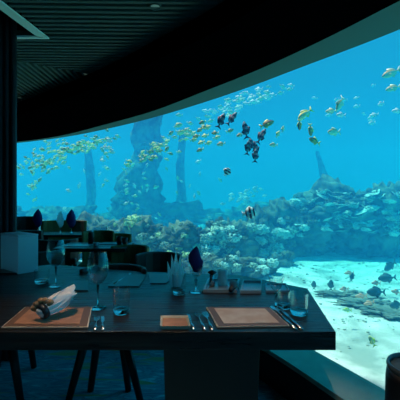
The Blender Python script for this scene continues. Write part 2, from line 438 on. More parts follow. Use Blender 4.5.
# ------------------------------------------------------------------ chairs
def chair(loc, rz, label, fabric='leather', legs=None, back_h=0.80, w=0.5, group=None):
    r = empty('dining_chair', loc, rz, label, 'chair', group)
    m = M[fabric]
    k = MB(); k.box((0, 0, 0.43), (w, 0.46, 0.09)); k.build('seat', m, r, bevel=0.025)
    k = MB()   # curved tub back on +y side
    prof = []
    for i in range(9):
        a = PI * (0.02 + 0.96 * i / 8)
        prof.append((math.cos(a) * w * 0.52, 0.05 + math.sin(a) * 0.24))
    o_ = prof; i_ = [(x * 0.86, 0.05 + (y - 0.05) * 0.80) for x, y in prof]
    k.prism(o_ + i_[::-1], 0.40, back_h, [(x * 1.04, y * 1.04 + 0.01) for x, y in o_] + [(x * 1.04, y * 1.04 + 0.01) for x, y in i_[::-1]])
    k.build('backrest', m, r, bevel=0.012)
    legs = legs or [((-.17, -.17), (-.21, -.21)), ((.17, -.17), (.21, -.21)), ((-.16, .16), (-.20, .22)), ((.16, .16), (.20, .22))]
    for a, b_ in legs:
        k = MB(); k.tube([(a[0], a[1], 0.40), (b_[0], b_[1], 0.0)], [0.030, 0.021], 8); k.build('leg', M['black'], r, True)
    return r
splay = [((-.10, -.2), (-.205, -.23)), ((.145, -.2), (.255, -.23)), ((-.06, -.06), (-.105, -.10)), ((.09, -.06), (.15, -.10))]
chair((-0.63, 2.38, 0), 0, 'dark leather tub chair across the near table with four splayed legs below it', 'leather', splay, 0.78, 0.46)
chair((-1.37, 2.35, 0), 0, 'dark tub chair under the left end of the near table', 'leather', [((-.165, -.2), (-.225, -.23)), ((.175, -.2), (.255, -.23)), ((-.14, .22), (-.18, .25)), ((.06, .22), (.1, .25))], 0.72, 0.46)
chair((-0.40, 3.15, 0), 0, 'low dark chair behind the near table beside the olive chair', 'leather', None, 0.76, 0.42)
chair((-0.80, 3.62, 0), -0.3, 'olive backed chair at the right end of the second table', 'olive', None, 0.77, 0.42)
chair((-1.35, 4.45, 0), 0.1, 'olive chair behind the second table with its back to the reef', 'olive', None, 0.86, 0.40)
chair((-1.62, 3.55, 0), PI, 'dark chair on the near side of the second table', 'leather', None, 0.78, 0.46)
chair((-1.16, 4.62, 0), 0.0, 'small olive chair behind the second table beside the dark cups', 'olive', None, 0.80, 0.40)
# second table
def small_table(loc, w, d, label):
    r = empty('dining_table', loc, 0, label, 'table')
    k = MB(); k.box((0, 0, 0.73), (w, d, 0.04)); k.build('tabletop', M['table'], r, bevel=0.004)
    k = MB(); k.lathe([(0.24, 0), (0.24, 0.02), (0.04, 0.05), (0.035, 0.7), (0.12, 0.71)], seg=16, cap=True); k.build('pedestal', M['black'], r, True)
    return r
small_table((-1.22, 3.98, 0), 0.80, 0.52, 'second dark table back, set between olive chairs')
small_table((-2.45, 5.42, 0), 1.3, 0.50, 'farthest dark table, near the window beside the column')
# bench by the far table
def bench(loc, w, label, fabric, h):
    r = empty('bench', loc, 0, label, 'bench')
    k = MB(); k.box((0, 0, 0.36), (w, 0.45, 0.16)); k.build('seat', M[fabric], r, bevel=0.02)
    k = MB(); k.box((0, 0.2, 0.2 + h / 2), (w, 0.08, h - 0.2)); k.build('backrest', M[fabric], r, bevel=0.02)
    for sx in (-1, 1):
        k = MB(); k.box((sx * (w / 2 - 0.08), 0, 0.14), (0.05, 0.40, 0.28)); k.build('leg', M['black'], r)
    return r
bench((-2.75, 4.72, 0), 0.95, 'low dark bench between the column and the far table', 'leather', 0.74)
chair((-2.35, 5.78, 0), 0, 'olive chair behind the farthest table, between two blue napkins', 'olive', None, 0.92, 0.75)
chair((-3.12, 6.0, 0), 0, 'dark chair behind the farthest table, just right of the column', 'leather', None, 0.98, 0.42)
chair((-2.0, 4.85, 0), PI + .2, 'dark chair on the near side of the farthest table', 'leather', None, 0.74, 0.5)

# ------------------------------------------------------------------ glassware
def lathe_part(name, prof, m, r, seg=24):
    k = MB(); k.lathe(prof, seg=seg); return k.build(name, m, r, True)
def wine_glass(loc, h, rb, label):
    r = empty('wine_glass', loc, 0, label, 'wine glass')
    s = h * 0.42
    lathe_part('foot', [(0, 0.0), (rb * 0.78, 0.0), (rb * 0.78, 0.003), (0.006, 0.010), (0.0, 0.012)], M['glass_solid'], r)
    k = MB(); k.tube([(0, 0, 0.008), (0, 0, s * 0.5), (0, 0, s)], [0.005, 0.0038, 0.007], 10); k.build('stem', M['glass_solid'], r, True)
    b_ = h - s
    lathe_part('bowl', [(0.001, s), (rb * 0.5, s + b_ * 0.07), (rb * 0.86, s + b_ * 0.25), (rb, s + b_ * 0.45), (rb * 0.93, s + b_ * 0.75), (rb * 0.74, s + b_)], M['glass'], r)
    return r
def goblet(loc, h, rb, label):
    r = empty('goblet', loc, 0, label, 'goblet')
    s = h * 0.48
    lathe_part('foot', [(0, 0.0), (rb * 0.9, 0.0), (rb * 0.9, 0.003), (0.008, 0.012), (0, 0.014)], M['glass_solid'], r)
    k = MB(); k.tube([(0, 0, .01), (0, 0, s * .35), (0, 0, s * .5), (0, 0, s * .65), (0, 0, s)], [.006, .006, .012, .006, .009], 12); k.build('stem', M['glass_solid'], r, True)
    lathe_part('bowl', [(0.001, s), (rb * 0.6, s + (h - s) * 0.3), (rb, h)], M['glass'], r)
    return r
def tumbler(loc, h, rb, label):
    r = empty('tumbler', loc, 0, label, 'drinking glass')
    lathe_part('wall', [(rb * 0.92, 0.022), (rb * 0.96, h * 0.5), (rb, h)], M['glass'], r)
    lathe_part('base', [(0, 0.0), (rb * 0.84, 0.0), (rb * 0.92, 0.006), (rb * 0.92, 0.022), (rb * 0.6, 0.018), (0, 0.016)], M['glass_solid'], r)
    return r
Z = 0.7505
wine_glass(on(56, 286, Z), 0.285, 0.056, 'tall empty wine glass in front of the white box')
wine_glass(on(98, 308, Z), 0.275, 0.052, 'tall empty wine glass beside the near left placemat')
g_blue = goblet(on(196, 292, Z), 0.155, 0.046, 'short stemmed goblet holding a folded navy napkin')
goblet(on(276, 308, Z), 0.155, 0.040, 'short stemmed glass behind the knife at the right placemat')
tumbler(on(121.5, 313, Z), 0.12, 0.040, 'clear tumbler on bare wood right of the tall wine glass')
t2 = tumbler(on(179, 294, Z), 0.112, 0.038, 'clear tumbler in front of the pale folded napkin fan')
tumbler(on(299, 314, Z), 0.100, 0.042, 'low tumbler near the right corner of the table')
tumbler(on(284, 308, Z), 0.085, 0.032, 'small tumbler between the stemmed glass and the corner tumbler')
tumbler(on(42, 283, Z), 0.085, 0.046, 'low tumbler beside the white box')

def napkin_fan(loc, h, w, label, m='napkin', n_=5, group=None):
    k = MB()
    for i in range(n_):
        a = (i - (n_ - 1) / 2) / (n_ - 1) * 2
        bx, by = a * w * 0.22, 0.004 * (i % 2)
        tx = a * w * 0.62; th = h * (1 - 0.35 * abs(a)); d = 0.012
        mid = (bx + (tx - bx) * 0.5, th * 0.5)
        ww = w * 0.17
        pts = [(bx - ww * .5, 0), (bx + ww * .5, 0), (mid[0] + ww, mid[1]), (tx, th), (mid[0] - ww, mid[1])]
        A = [k.bm.verts.new((p[0], by - d / 2, p[1])) for p in pts]; B = [k.bm.verts.new((p[0] , by + d / 2, p[1])) for p in pts]
        c = k.bm.verts.new((mid[0], by - d * 1.3, mid[1] * 1.0))
        for q in range(5): k.face([A[q], A[(q + 1) % 5], c])
        k.face(B[::-1])
        for q in range(5): k.face([A[q], A[(q + 1) % 5], B[(q + 1) % 5], B[q]])
    o = k.build('napkin', M[m], loc=loc)
    return tag(o, label, 'napkin', group)
def napkin_cone(loc, h, r_, label, m='navy', group=None, name='napkin'):
    """pointed folded napkin: a leaf of wrapped layers"""
    k = MB()
    prof = [(0.30, 0.0), (0.72, 0.18), (1.0, 0.42), (0.82, 0.66), (0.42, 0.86), (0.0, 1.0)]
    seg = 14; rings = []
    for q, z in prof:
        ring = []
        for s_ in range(seg):
            a = 2 * PI * s_ / seg; rr = r_ * q * (1 + 0.16 * math.cos(3 * a + z * 5))
            ring.append(k.bm.verts.new((rr * math.cos(a) + 0.006 * math.sin(z * 7), rr * math.sin(a), z * h)))
        rings.append(ring)
    for A, B in zip(rings, rings[1:]):
        for s_ in range(seg): k.face([A[s_], A[(s_ + 1) % seg], B[(s_ + 1) % seg], B[s_]])
    k.face(rings[0][::-1])
    o = k.build(name, M[m], smooth=True, loc=loc)
    return tag(o, label, 'napkin', group)
p = on(176, 287, Z); napkin_fan(p, 0.24, 0.085, 'pale pleated napkin fan standing behind the tumbler', 'napkin', 5)
p = on(196, 292, Z); napkin_cone(p + Vector((0, 0, 0.115)), 0.150, 0.040, 'folded navy napkin standing in the short goblet')
# goblets with napkins at the far tables
def far_setting(px, py_base, Y, label_n, label_g, m, h=0.24):
    z0 = 0.7505
    x = (px - 200) / F * Y
    r = goblet(Vector((x, Y, z0)), 0.14, 0.034, label_g)
    napkin_cone(Vector((x, Y, z0 + 0.085)), h, 0.075 if m == 'navy' else 0.055, label_n, m)
far_setting(38, 222, 5.60, 'dark blue napkin standing on the farthest table, nearer the column', 'stemmed glass under the dark blue napkin nearer the column', 'navy', 0.30)
far_setting(71.5, 222, 5.45, 'dark blue napkin standing on the right end of the farthest table', 'stemmed glass under the dark blue napkin on the right end of the farthest table', 'navy', 0.30)
far_setting(60.5, 222, 5.50, 'pale napkin standing on the farthest table beside a blue one', 'stemmed glass under the pale napkin on the farthest table', 'napkin', 0.27)

# ------------------------------------------------------------------ things on the near table
# white box
c0 = on(18, 274.5, Z); d1 = Vector((0.62, 0.78, 0)).normalized(); d2 = Vector((-d1.y, d1.x, 0))
r = empty('storage_box', c0, 0, 'plain white box standing at the left end of the near table', 'box')
k = MB(); q = [Vector((0, 0, 0)), d1 * 0.145, d1 * 0.145 + d2 * 0.30, d2 * 0.30]
k.prism([(v.x, v.y) for v in q], 0.0, 0.262); k.build('body', M['white'], r, bevel=0.004)
k = MB(); cc = (q[0] + q[2]) / 2; qq = [cc + (v - cc) * 1.012 for v in q]
k.prism([(v.x, v.y) for v in qq], 0.263, 0.278); k.build('lid', M['white'], r, bevel=0.003)

def placemat(corners, label, border, centre, edge='mat_edge', t_=0.006, bw=0.14):
    """corners: pixels of near-left, near-right, far-right, far-left"""
    P = [on(x, y, Z) for x, y in corners]; c = sum(P, Vector()) / 4
    r = empty('placemat', c, 0, label, 'placemat')
    rel = [(v - c) for v in P]
    inn = [v * (1 - bw) for v in rel]; inn2 = [v * (1 - bw * 1.6) for v in rel]
    k = MB(); k.prism([(v.x, v.y) for v in rel], 0, t_); k.build('edge', M[edge], r, bevel=0.0015)
    k = MB(); rim = [v * 0.965 for v in rel]; k.prism([(v.x, v.y) for v in rim], t_, t_ + 0.0012); k.build('border', M[border], r)
    k = MB(); k.prism([(v.x, v.y) for v in inn2], t_ + 0.0012, t_ + 0.0026); k.build('centre', M[centre], r)
    return r
placemat([(1, 328.5), (88, 328.5), (92.5, 308), (25, 308)], 'copper placemat under the rolled napkin at the left front of the table', 'mat_border', 'copper')
placemat([(217.5, 328), (290, 327), (270, 308.5), (206, 308)], 'pale centred placemat at the right front of the table', 'mat_border', 'mat_pale')
# small dish
P = [on(x, y, Z) for x, y in ((160, 330), (191, 330), (188, 319), (160.5, 319))]; c = sum(P, Vector()) / 4
r = empty('side_plate', c, 0, 'small cream rimmed dish with a copper centre between the placemats', 'plate')
rel = [v - c for v in P]
k = MB()
for i in range(4):
    a, b_ = rel[i], rel[(i + 1) % 4]; ai, bi = a * 0.84, b_ * 0.84
    vs_ = [k.bm.verts.new(p_) for p_ in (a + Vector((0, 0, .016)), b_ + Vector((0, 0, .016)), bi + Vector((0, 0, .004)), ai + Vector((0, 0, .004)))]
    vu = [k.bm.verts.new(p_) for p_ in (a * .9, b_ * .9, bi * .98, ai * .98)]
    k.face(vs_); k.face(vu[::-1]); k.face([vs_[0], vu[0], vu[1], vs_[1]]); k.face([vs_[3], vs_[2], vu[2], vu[3]])
k.build('rim', M['cream'], r)
k = MB(); k.prism([(v.x * .83, v.y * .83) for v in rel], 0.0, 0.008); k.build('well', M['copper'], r)

# cutlery
def cutlery(kind, p, direction, length, label, z=None, m='steel'):
    """p is the handle end; points along direction"""
    a = math.atan2(direction.y, direction.x)
    r = empty(kind, p, a, label, kind)
    hl = length * 0.55
    k = MB(); k.tube([(0, 0, .004), (hl * .5, 0, .0045), (hl, 0, .004)], [0.0075, 0.006, 0.0035], 8, flat=0.45); k.build('handle', M[m], r, True)
    k = MB()
    if kind == 'table_knife':
        k.prism([(hl, -.004), (hl + .01, -.009), (length * .95, -.009), (length, .004), (hl, .005)], 0.003, 0.0045); k.build('blade', M[m], r)
    elif kind == 'spoon':
        k.blob((length * .86, 0, .006), (length * .15, .019, .004), 2, 0); k.tube([(hl, 0, .004), (length * .74, 0, .005)], 0.003, 6); k.build('bowl', M[m], r, True)
    else:
        k.tube([(hl, 0, .004), (length * .70, 0, .005)], 0.003, 6)
        k.prism([(length * .68, -.006), (length * .76, -.012), (length * .76, .012), (length * .68, .006)], .003, .006)
        for j in range(4): k.box((length * .875, -.0105 + j * .007, .0055), (length * .25, .0028, .002))
        k.build('tines', M[m], r)
    return r
def cut_px(kind, a, b_, label, m='steel'):
    A, B = on(*a, Z), on(*b_, Z); d = B - A
    return cutlery(kind, A, d, d.length, label, m=m)
cut_px('fork', (95, 331), (97, 318), 'fork lying right of the copper placemat, nearer to it')
cut_px('table_knife', (103, 331), (102, 317), 'knife lying right of the copper placemat, nearer the tumbler')
cut_px('table_knife', (194, 330.5), (187.5, 315), 'small knife lying against the cream dish')
cut_px('fork', (205, 331), (196.5, 313), 'fork lying between the cream dish and another fork')
cut_px('fork', (212.5, 331), (204.5, 313), 'fork lying against the pale centred placemat')
cut_px('table_knife', (302, 330), (278, 308), 'knife lying right of the pale centred placemat, farther from it')
cut_px('spoon', (296, 330), (272, 307), 'spoon lying right of the pale centred placemat, touching it')
# rolled napkin with ring
p = on(43, 323, Z) + Vector((0, 0, 0.0098))
r = empty('napkin_roll', p, 0, 'white napkin rolled through a dark ring on the copper placemat', 'napkin')
dirn = Vector((0.50, 0.72, 0.30)).normalized()
Mx = dirn.to_track_quat('Z', 'Y').to_matrix().to_4x4()
base = Vector((0, 0, 0.040))
def petal(k, ang, ln, w, lift, seed):
    """one folded sheet of the napkin, flaring out of the ring"""
    ca, sa = math.cos(ang), math.sin(ang); rows = []
    for i in range(7):
        t_ = i / 6; wid = 0.012 + w * math.sin(PI * min(t_ * .62 + .08, 1)) ; z = -0.02 + ln * t_; rad = 0.008 + lift * t_ ** 1.5
        row = []
        for j in range(5):
            u = (j - 2) / 2; rr = rad + 0.006 * math.sin(u * 3 + seed) - (0.010 * u * u)
            xx, yy = u * wid * (1 - (t_ ** 4) * .9), rr
            row.append(k.bm.verts.new(Mx @ Vector((xx * ca - yy * sa, xx * sa + yy * ca, z)) + base))
        rows.append(row)
    for A, B in zip(rows, rows[1:]):
        for j in range(4): k.face([A[j], A[j + 1], B[j + 1], B[j]])
for i, (ang, ln, w, lift) in enumerate(((0.2, .19, .034, .020), (1.5, .17, .032, .030), (2.8, .16, .030, .018), (4.2, .20, .034, .034), (5.3, .18, .030, .030))):
    k = MB(); petal(k, ang, ln, w, lift, i); o_ = k.build('linen_fold', M['linen'], r, True)
    sd = o_.modifiers.new('thickness', 'SOLIDIFY'); sd.thickness = 0.004
k = MB(); k.lathe([(0.020, -0.012), (0.033, -0.012), (0.036, 0.0), (0.033, 0.012), (0.020, 0.012), (0.020, -0.012)], base, 24, M=Mx); k.build('ring', M['slate'], r, True)
k = MB()
for i in range(5):
    a = 0.9 + i * 0.5
    k.blob(Vector((0.042 * math.cos(a) * 1.0, 0.010, 0.042 + 0.042 * math.sin(a))), (0.016, 0.012, 0.015), 2, .3, 2, i)
k.build('shell_ornament', M['shell'], r, True)

# rear settings
def flat_mat(corners, label, m='slate', t_=0.005, cat='placemat', name='placemat'):
    P = [on(x, y, Z) for x, y in corners]; c = sum(P, Vector()) / 4
    k = MB(); k.prism([(v.x - c.x, v.y - c.y) for v in P], 0, t_)
    return tag(k.build(name, M[m], loc=c, bevel=0.001), label, cat)
flat_mat([(108, 287), (139, 287), (147, 275), (119, 275)], 'dark placemat across the table behind the clear tumbler')
flat_mat([(150, 284), (166, 284), (176, 274), (148, 274)][0:4], 'dark placemat across the table left of the napkin fan')
flat_mat([(58, 291), (88, 291), (88, 281), (66, 281)], 'dark placemat behind the two tall wine glasses')
cut_px('table_knife', (114, 284.5), (131, 273.5), 'knife lying slantwise on the dark placemat across the table')
def tray(corners, label, h=0.02, mm='bluegrey', inner_m='bluegrey'):
    P = [on(x, y, Z) for x, y in corners]; c = sum(P, Vector()) / 4; rel = [v - c for v in P]
    r = empty('serving_tray', c, 0, label, 'tray')
    k = MB()
    for i in range(4):
        a, b_ = rel[i], rel[(i + 1) % 4]; ai, bi = a * .88, b_ * .88
        lo = [k.bm.verts.new(q_) for q_ in (a, b_, bi, ai)]; hi = [k.bm.verts.new(q_ + Vector((0, 0, h))) for q_ in (a, b_, bi, ai)]
        k.face(hi); k.face(lo[::-1]); k.face([lo[0], lo[1], hi[1], hi[0]]); k.face([lo[2], lo[3], hi[3], hi[2]])
    k.build('rim', M[mm], r)
    k = MB(); k.prism([(v.x * .87, v.y * .87) for v in rel], 0, 0.006); k.build('bed', M[inner_m], r)
    return r
tray([(203, 292.5), (237, 293), (240, 281), (208, 281)], 'blue grey square tray behind the pale placemat, holding the pale pot', 0.018)
tray([(240, 293.5), (261, 293.5), (262, 282.5), (243, 282.5)], 'small blue grey square tray right of the rolled cloth', 0.018)
tray([(266, 292.5), (290, 292.5), (286, 285), (265, 285)], 'dark square tray at the back right edge of the table', 0.012, 'bluegrey')
# pot and caddy on the tray
p = on(222.5, 286, Z) + Vector((0, 0, 0.0075))
r = empty('sugar_pot', p, 0, 'pale cylindrical pot on the blue grey tray', 'pot')
lathe_part('body', [(0, 0), (.028, 0), (.030, .004), (.030, .085), (.027, .085), (.027, .01), (0, .01)], M['frosted'], r)
lathe_part('lid', [(.031, .086), (.030, .091), (0, .093)], M['frosted'], r)
p = on(212, 287, Z) + Vector((0, 0, 0.0075))
r = empty('pepper_mill', p, 0, 'dark metal mill with a flat cap beside the pale pot', 'mill')
lathe_part('body', [(0, 0), (.017, 0), (.019, .01), (.014, .04), (.017, .075), (0, .078)], M['steel'], r)
lathe_part('cap', [(.026, .078), (.026, .084), (.01, .094), (0, .096)], M['black'], r)
k = MB(); seg = 14
k.tube([(-.02, -.06, .016), (-.005, -.02, .022), (.005, .02, .026), (.01, .06, .022)], [.012, .018, .022, .026], 10)
tag(k.build('napkin', M['leather'], smooth=True, loc=on(233, 291, Z) + Vector((0, 0, .004))), 'dark rolled cloth between the two blue grey trays', 'napkin')
flat_mat([(0, 274), (17, 274.5), (16, 270), (-10, 270)], 'closed dark menu lying in front of the white box', 'slate', 0.010, 'menu', 'menu')

# things on the second table
def cup(loc, label, m='black', h=0.09, r_=0.035):
    r = empty('cup', loc, 0, label, 'cup')
    lathe_part('body', [(0, 0), (r_ * .8, 0), (r_, h), (r_ * .88, h), (r_ * .7, .01), (0, .01)], M[m], r)
    k = MB(); k.tube([(r_ * .9, 0, h * .25), (r_ * 1.5, 0, h * .35), (r_ * 1.55, 0, h * .65), (r_, 0, h * .8)], .005, 6, ); k.build('handle', M[m], r, True)
    return r
cup((-0.955, 4.02, Z), 'dark cup at the right end of the second table', 'black', 0.10, .036)
cup((-0.875, 3.96, Z), 'darker cup on the very edge of the second table', 'slate', 0.09, .034)
cup((-1.18, 3.85, Z), 'pale cup low on the second table', 'bluegrey', 0.05, .03)
tag(MB().box((0, 0, .003), (.30, .20, .006)).build('placemat', M['bluegrey'], loc=(-1.42, 3.95, Z)), 'placemat tinted grey for the sheen on the left half of the second table', 'placemat')  # blue grey colour stands in for the sheen on the tabletop
tag(MB().box((0, 0, .003), (.30, .20, .006)).build('placemat', M['slate'], loc=(-1.05, 4.13, Z)), 'dark placemat on the right half of the second table', 'placemat')
r = empty('bottle', (-1.32, 4.12, Z), 0, 'short dark bottle standing on the second table before the olive chair', 'bottle')
lathe_part('body', [(0, 0), (.034, 0), (.034, .12), (.026, .14), (0, .145)], M['black'], r); lathe_part('cap', [(.027, .142), (.027, .162), (0, .164)], M['bluegrey'], r)

# ------------------------------------------------------------------ round dark bin at right
r = empty('waste_bin', (0.832, 1.28, 0), 0, 'round dark bin with a recessed top beside the window sill', 'bin')
lathe_part('body', [(0, 0), (.128, 0), (.130, .01), (.118, .60), (.112, .645), (.108, .64), (.106, .60), (0, .60)], M['black'], r, 40)
lathe_part('rim', [(.112, .63), (.116, .645), (.112, .657), (.104, .655), (.103, .64)], mat('bin_rim', (.05, .07, .08), .35), r, 40)
lathe_part('lid', [(0, .640), (.102, .640), (.102, .632), (0, .63)], mat('bin_lid', (.12, .17, .19), .5), r, 40)

# ------------------------------------------------------------------ sea bed
k = MB(); xs, ys = 70, 60
grid = {}
def bed_z(x, y):
    return BED + 0.10 * noise.fractal(Vector((x * .5, y * .5, 0)), 1, 2, 3) + max(0, y - 9) * 0.05
for i in range(xs + 1):
    for j in range(ys + 1):
        x = -15 + 30 * i / xs; y = -2.4 + 22 * j / ys
        grid[i, j] = k.bm.verts.new((x, y, bed_z(x, y)))
for i in range(xs):
    for j in range(ys): k.face([grid[i, j], grid[i + 1, j], grid[i + 1, j + 1], grid[i, j + 1]])
tag(k.build('sand_bed', M['sand'], smooth=True), 'pale sand covering the bottom of the tank', 'sand', kind='stuff')

# small rubble stones on the sand (more than anyone could count): one stuff object
k = MB(); rs = random.Random(3)
for i in range(480):
    Y = rs.uniform(2.6, 8.5); px = rs.uniform(285, 440)
    x = (px - 200) / F * Y; s_ = rs.uniform(.006, .020) * (0.6 + Y * .12)
    if x < 0.9 and Y < 3.4: continue
    k.blob((x, Y, bed_z(x, Y) + s_ * .2), (s_ * 1.3, s_, s_ * .5), 1, .3, 2, i)
tag(k.build('rubble', M['rubble'], smooth=True), 'small dark coral rubble scattered over the sand', 'rubble', kind='stuff')

# ------------------------------------------------------------------ reef rocks
BACK_ROCKS = [(60, 238, 15.5, 60, 26, 'hazy far reef rock behind the farthest table'), (170, 232, 16, 60, 26, 'hazy far reef rock right of the tall tower'),
 (262, 228, 16, 62, 22, 'hazy far reef rock above the mound behind the pot'), (-20, 236, 15, 60, 26, 'hazy far reef rock behind the dark column'), (350, 224, 17, 90, 20, 'hazy far reef wall behind the right hand reef')]
def rock(px, py_c, Y, rpx, rpy, label, seed, m='rock', depth=None, amp=.45, freq=1.6, sub=5, group=None):
    c = at(px, py_c, Y); rx = rpx / F * Y; rz = rpy / F * Y
    k = MB(); k.blob((0, 0, 0), (rx, depth or rx * .6, rz), sub, amp, freq, seed, rough=.42)
    o = k.build('reef_rock', M[m], smooth=True, loc=c)
    return tag(o, label, 'rock', group)
ROCKS = [
 (292, 238, 9.9, 34, 30, 'low reef rock rising right behind the goblet side of the table'),
 (345, 222, 10.2, 48, 29, 'widest dark reef rock across the middle right of the tank'),
 (397, 218, 9.6, 34, 30, 'dark reef rock running out of the right edge of the picture'),
 (333, 203, 10.9, 17, 16, 'rounded hump on top of the widest reef rock'),
 (262, 238, 9.4, 20, 24, 'narrow reef rock between the striped fish and the table'),
 (228, 252, 8.6, 26, 24, 'mound of reef rock behind the white pot'),
 (185, 250, 8.2, 28, 20, 'low reef rock behind the pale napkin fan'),
 (140, 246, 8.8, 30, 26, 'reef rock at the foot of the tall rock tower'),
 (92, 246, 9.6, 34, 22, 'reef rock behind the second table'),
 (205, 270, 7.0, 24, 13, 'low coral covered rock just behind the goblet and pot'),
 (246, 272, 7.2, 24, 12, 'low coral covered rock behind the two back trays'),
 (163, 268, 7.2, 24, 13, 'low coral covered rock behind the dark chair and napkin fan'),
 (279, 266, 8.2, 14, 9, 'small reef rock at the edge of the open sand'),
 (40, 246, 11.5, 36, 18, 'distant reef rock behind the farthest table'),
]
for i, a in enumerate(ROCKS + BACK_ROCKS): rock(*a, seed=i + 1)
# tall tower and thin spires: rugged columns
def rugged(path, name, label, cat, seed, seg=40, sub=5):
    """path: (px, py, half width px, Y) from bottom to top, densified and broken up with ridges"""
    k = MB(); rings = []; N = (len(path) - 1) * sub
    for i in range(N + 1):
        f = i / sub; j = min(int(f), len(path) - 2); t_ = f - j
        px, py, hw, Y = [path[j][q] + (path[j + 1][q] - path[j][q]) * t_ for q in range(4)]
        p = at(px, py, Y); rr = hw / F * Y; ring = []
        for s_ in range(seg):
            a = 2 * PI * s_ / seg; d = Vector((math.cos(a), math.sin(a), 0))
            q = Vector((d.x * 1.3, d.y * 1.3, p.z * 1.8 + seed * 5))
            kk = 1 + .45 * noise.fractal(q, .8, 2.1, 5) + .30 * (0.5 - abs(noise.noise(q * 3.1)))
            ring.append(k.bm.verts.new(p + d * rr * kk + Vector((0, 0, .12 * noise.noise(q * 2)))))
        rings.append(ring)
    for A, B in zip(rings, rings[1:]):
        for s_ in range(seg): k.face([A[s_], A[(s_ + 1) % seg], B[(s_ + 1) % seg], B[s_]])
    k.face(rings[-1]); k.face(rings[0])
    return tag(k.build(name, M['rock'], smooth=True), label, cat)
rugged([(138, 262, 32, 16), (138, 236, 27, 16), (137, 205, 23, 16), (138, 178, 18, 16), (146, 162, 12, 16), (147, 140, 12.5, 16), (149, 112, 12, 16)], 'rock_tower', 'tall dark rock tower rising to the window head', 'rock', 1)
rugged([(181, 262, 8, 18), (180, 225, 4.5, 18), (182, 195, 4, 18), (180, 165, 3.6, 18), (183, 130, 3.5, 18)], 'rock_spire', 'thin rock spire right of the tall tower', 'rock', 2, 20)
rugged([(331, 212, 5, 17), (328, 192, 2.8, 17), (324, 176, 3.2, 17), (320, 162, 2.6, 17), (317, 152, 1.6, 17)], 'rock_spire', 'thin leaning spire above the rounded reef hump', 'rock', 3, 20)
rugged([(90, 258, 10, 18.5), (88, 225, 5, 18.5), (91, 195, 4, 18.5), (88, 150, 3.5, 18.5)], 'rock_spire', 'faint thin spire behind the second table', 'rock', 4, 20)

# ------------------------------------------------------------------ corals
def coral_plate(seed):
    rs = random.Random(seed); k = MB(); seg = 20; rings = []
    for r_, z in ((.12, -.5), (.2, -.25), (.6, .0), (1.0, .12), (.98, .2), (.6, .08), (0.1, .02)):
        rings.append([k.bm.verts.new((r_ * (1 + .22 * noise.noise(Vector((math.cos(6.283 * s_ / seg) * 1.5, math.sin(6.283 * s_ / seg) * 1.5, seed)))) * math.cos(6.283 * s_ / seg), r_ * (1 + .2 * math.sin(s_ * 1.9 + seed)) * math.sin(6.283 * s_ / seg), z + .12 * r_ * math.sin(s_ * 1.3 + seed))) for s_ in range(seg)])
    for A, B in zip(rings, rings[1:]):
        for s_ in range(seg): k.face([A[s_], A[(s_ + 1) % seg], B[(s_ + 1) % seg], B[s_]])
    k.face(rings[-1]); k.face(rings[0]); return k
def coral_mound(seed):
    k = MB(); k.blob((0, 0, 0), (1, .8, .75), 4, .55, 2.8, seed); return k
def coral_branch(seed):
    rs = random.Random(seed); k = MB()
    for i in range(16):
        a = rs.uniform(0, 6.28); t_ = rs.uniform(.1, .8); l = rs.uniform(.6, 1.1)
        d = Vector((math.cos(a) * t_, math.sin(a) * t_ * .7, 1)).normalized()
        m_ = d * l * .55; e_ = d * l + Vector((rs.uniform(-.15, .15), 0, .1))
        k.tube([Vector((0, 0, -.1)), m_, e_], [.09, .07, .04], 6)
        k.tube([m_, m_ + Vector((rs.uniform(-.35, .35), rs.uniform(-.2, .2), .35))], [.06, .035], 6)
    return k
protos = {}
for nm, fn in (('plate', coral_plate), ('mound', coral_mound), ('branch', coral_branch)):
    for s_ in range(3):
        for mm in ('coral_pale', 'coral_yellow', 'coral_brown', 'plate_pale'):
            o = fn(s_ + 1).build(nm + '_coral', M[mm], smooth=True) if (nm, s_, 'me') not in protos else None
            if o is None:
                me = protos[nm, s_, 'me'].copy(); me.materials.clear(); me.materials.append(M[mm]); protos[nm, s_, mm] = me
            else:
                protos[nm, s_, 'me'] = o.data; protos[nm, s_, mm] = o.data; bpy.data.objects.remove(o)
deps = None
bpy.context.view_layer.update()
deps = bpy.context.evaluated_depsgraph_get()
from mathutils.bvhtree import BVHTree
reef_objs = [o for o in bpy.data.objects if o.name.split('.')[0] in ('reef_rock', 'rock_tower', 'rock_spire')]
trees_ = [(o, BVHTree.FromObject(o, deps)) for o in reef_objs]
def hit_reef(px, py):
    d = (at(px, py, 1.0) - Vector((0, 0, EYE))).normalized(); o0 = Vector((0, 0, EYE)); best = None
    for o, tr in trees_:
        h_, nn, _, dist = tr.ray_cast(o0 - o.location, d)
        if h_ is not None and (best is None or dist < best[1]): best = (h_ + o.location, dist, nn)
    return best
def coral(kind, px, py, size_px, label, group, mm, rs, flat=1.0):
    h_ = hit_reef(px, py)
    if h_ is None: return None
    p = h_[0]; s_ = size_px / F * p.y
    o = bpy.data.objects.new(kind + '_coral', protos[kind, rs.randrange(3), mm]); COL.objects.link(o)
    o.location = p; o.scale = (s_, s_, s_ * flat); o.rotation_euler = (rs.uniform(-.25, .25), rs.uniform(-.25, .25), rs.uniform(0, 6.28))
    if kind == 'plate': o.rotation_euler = (rs.uniform(-.2, .6), rs.uniform(-.6, .6), rs.uniform(0, 6.28))
    return tag(o, label, 'coral', group)
rs = random.Random(11)
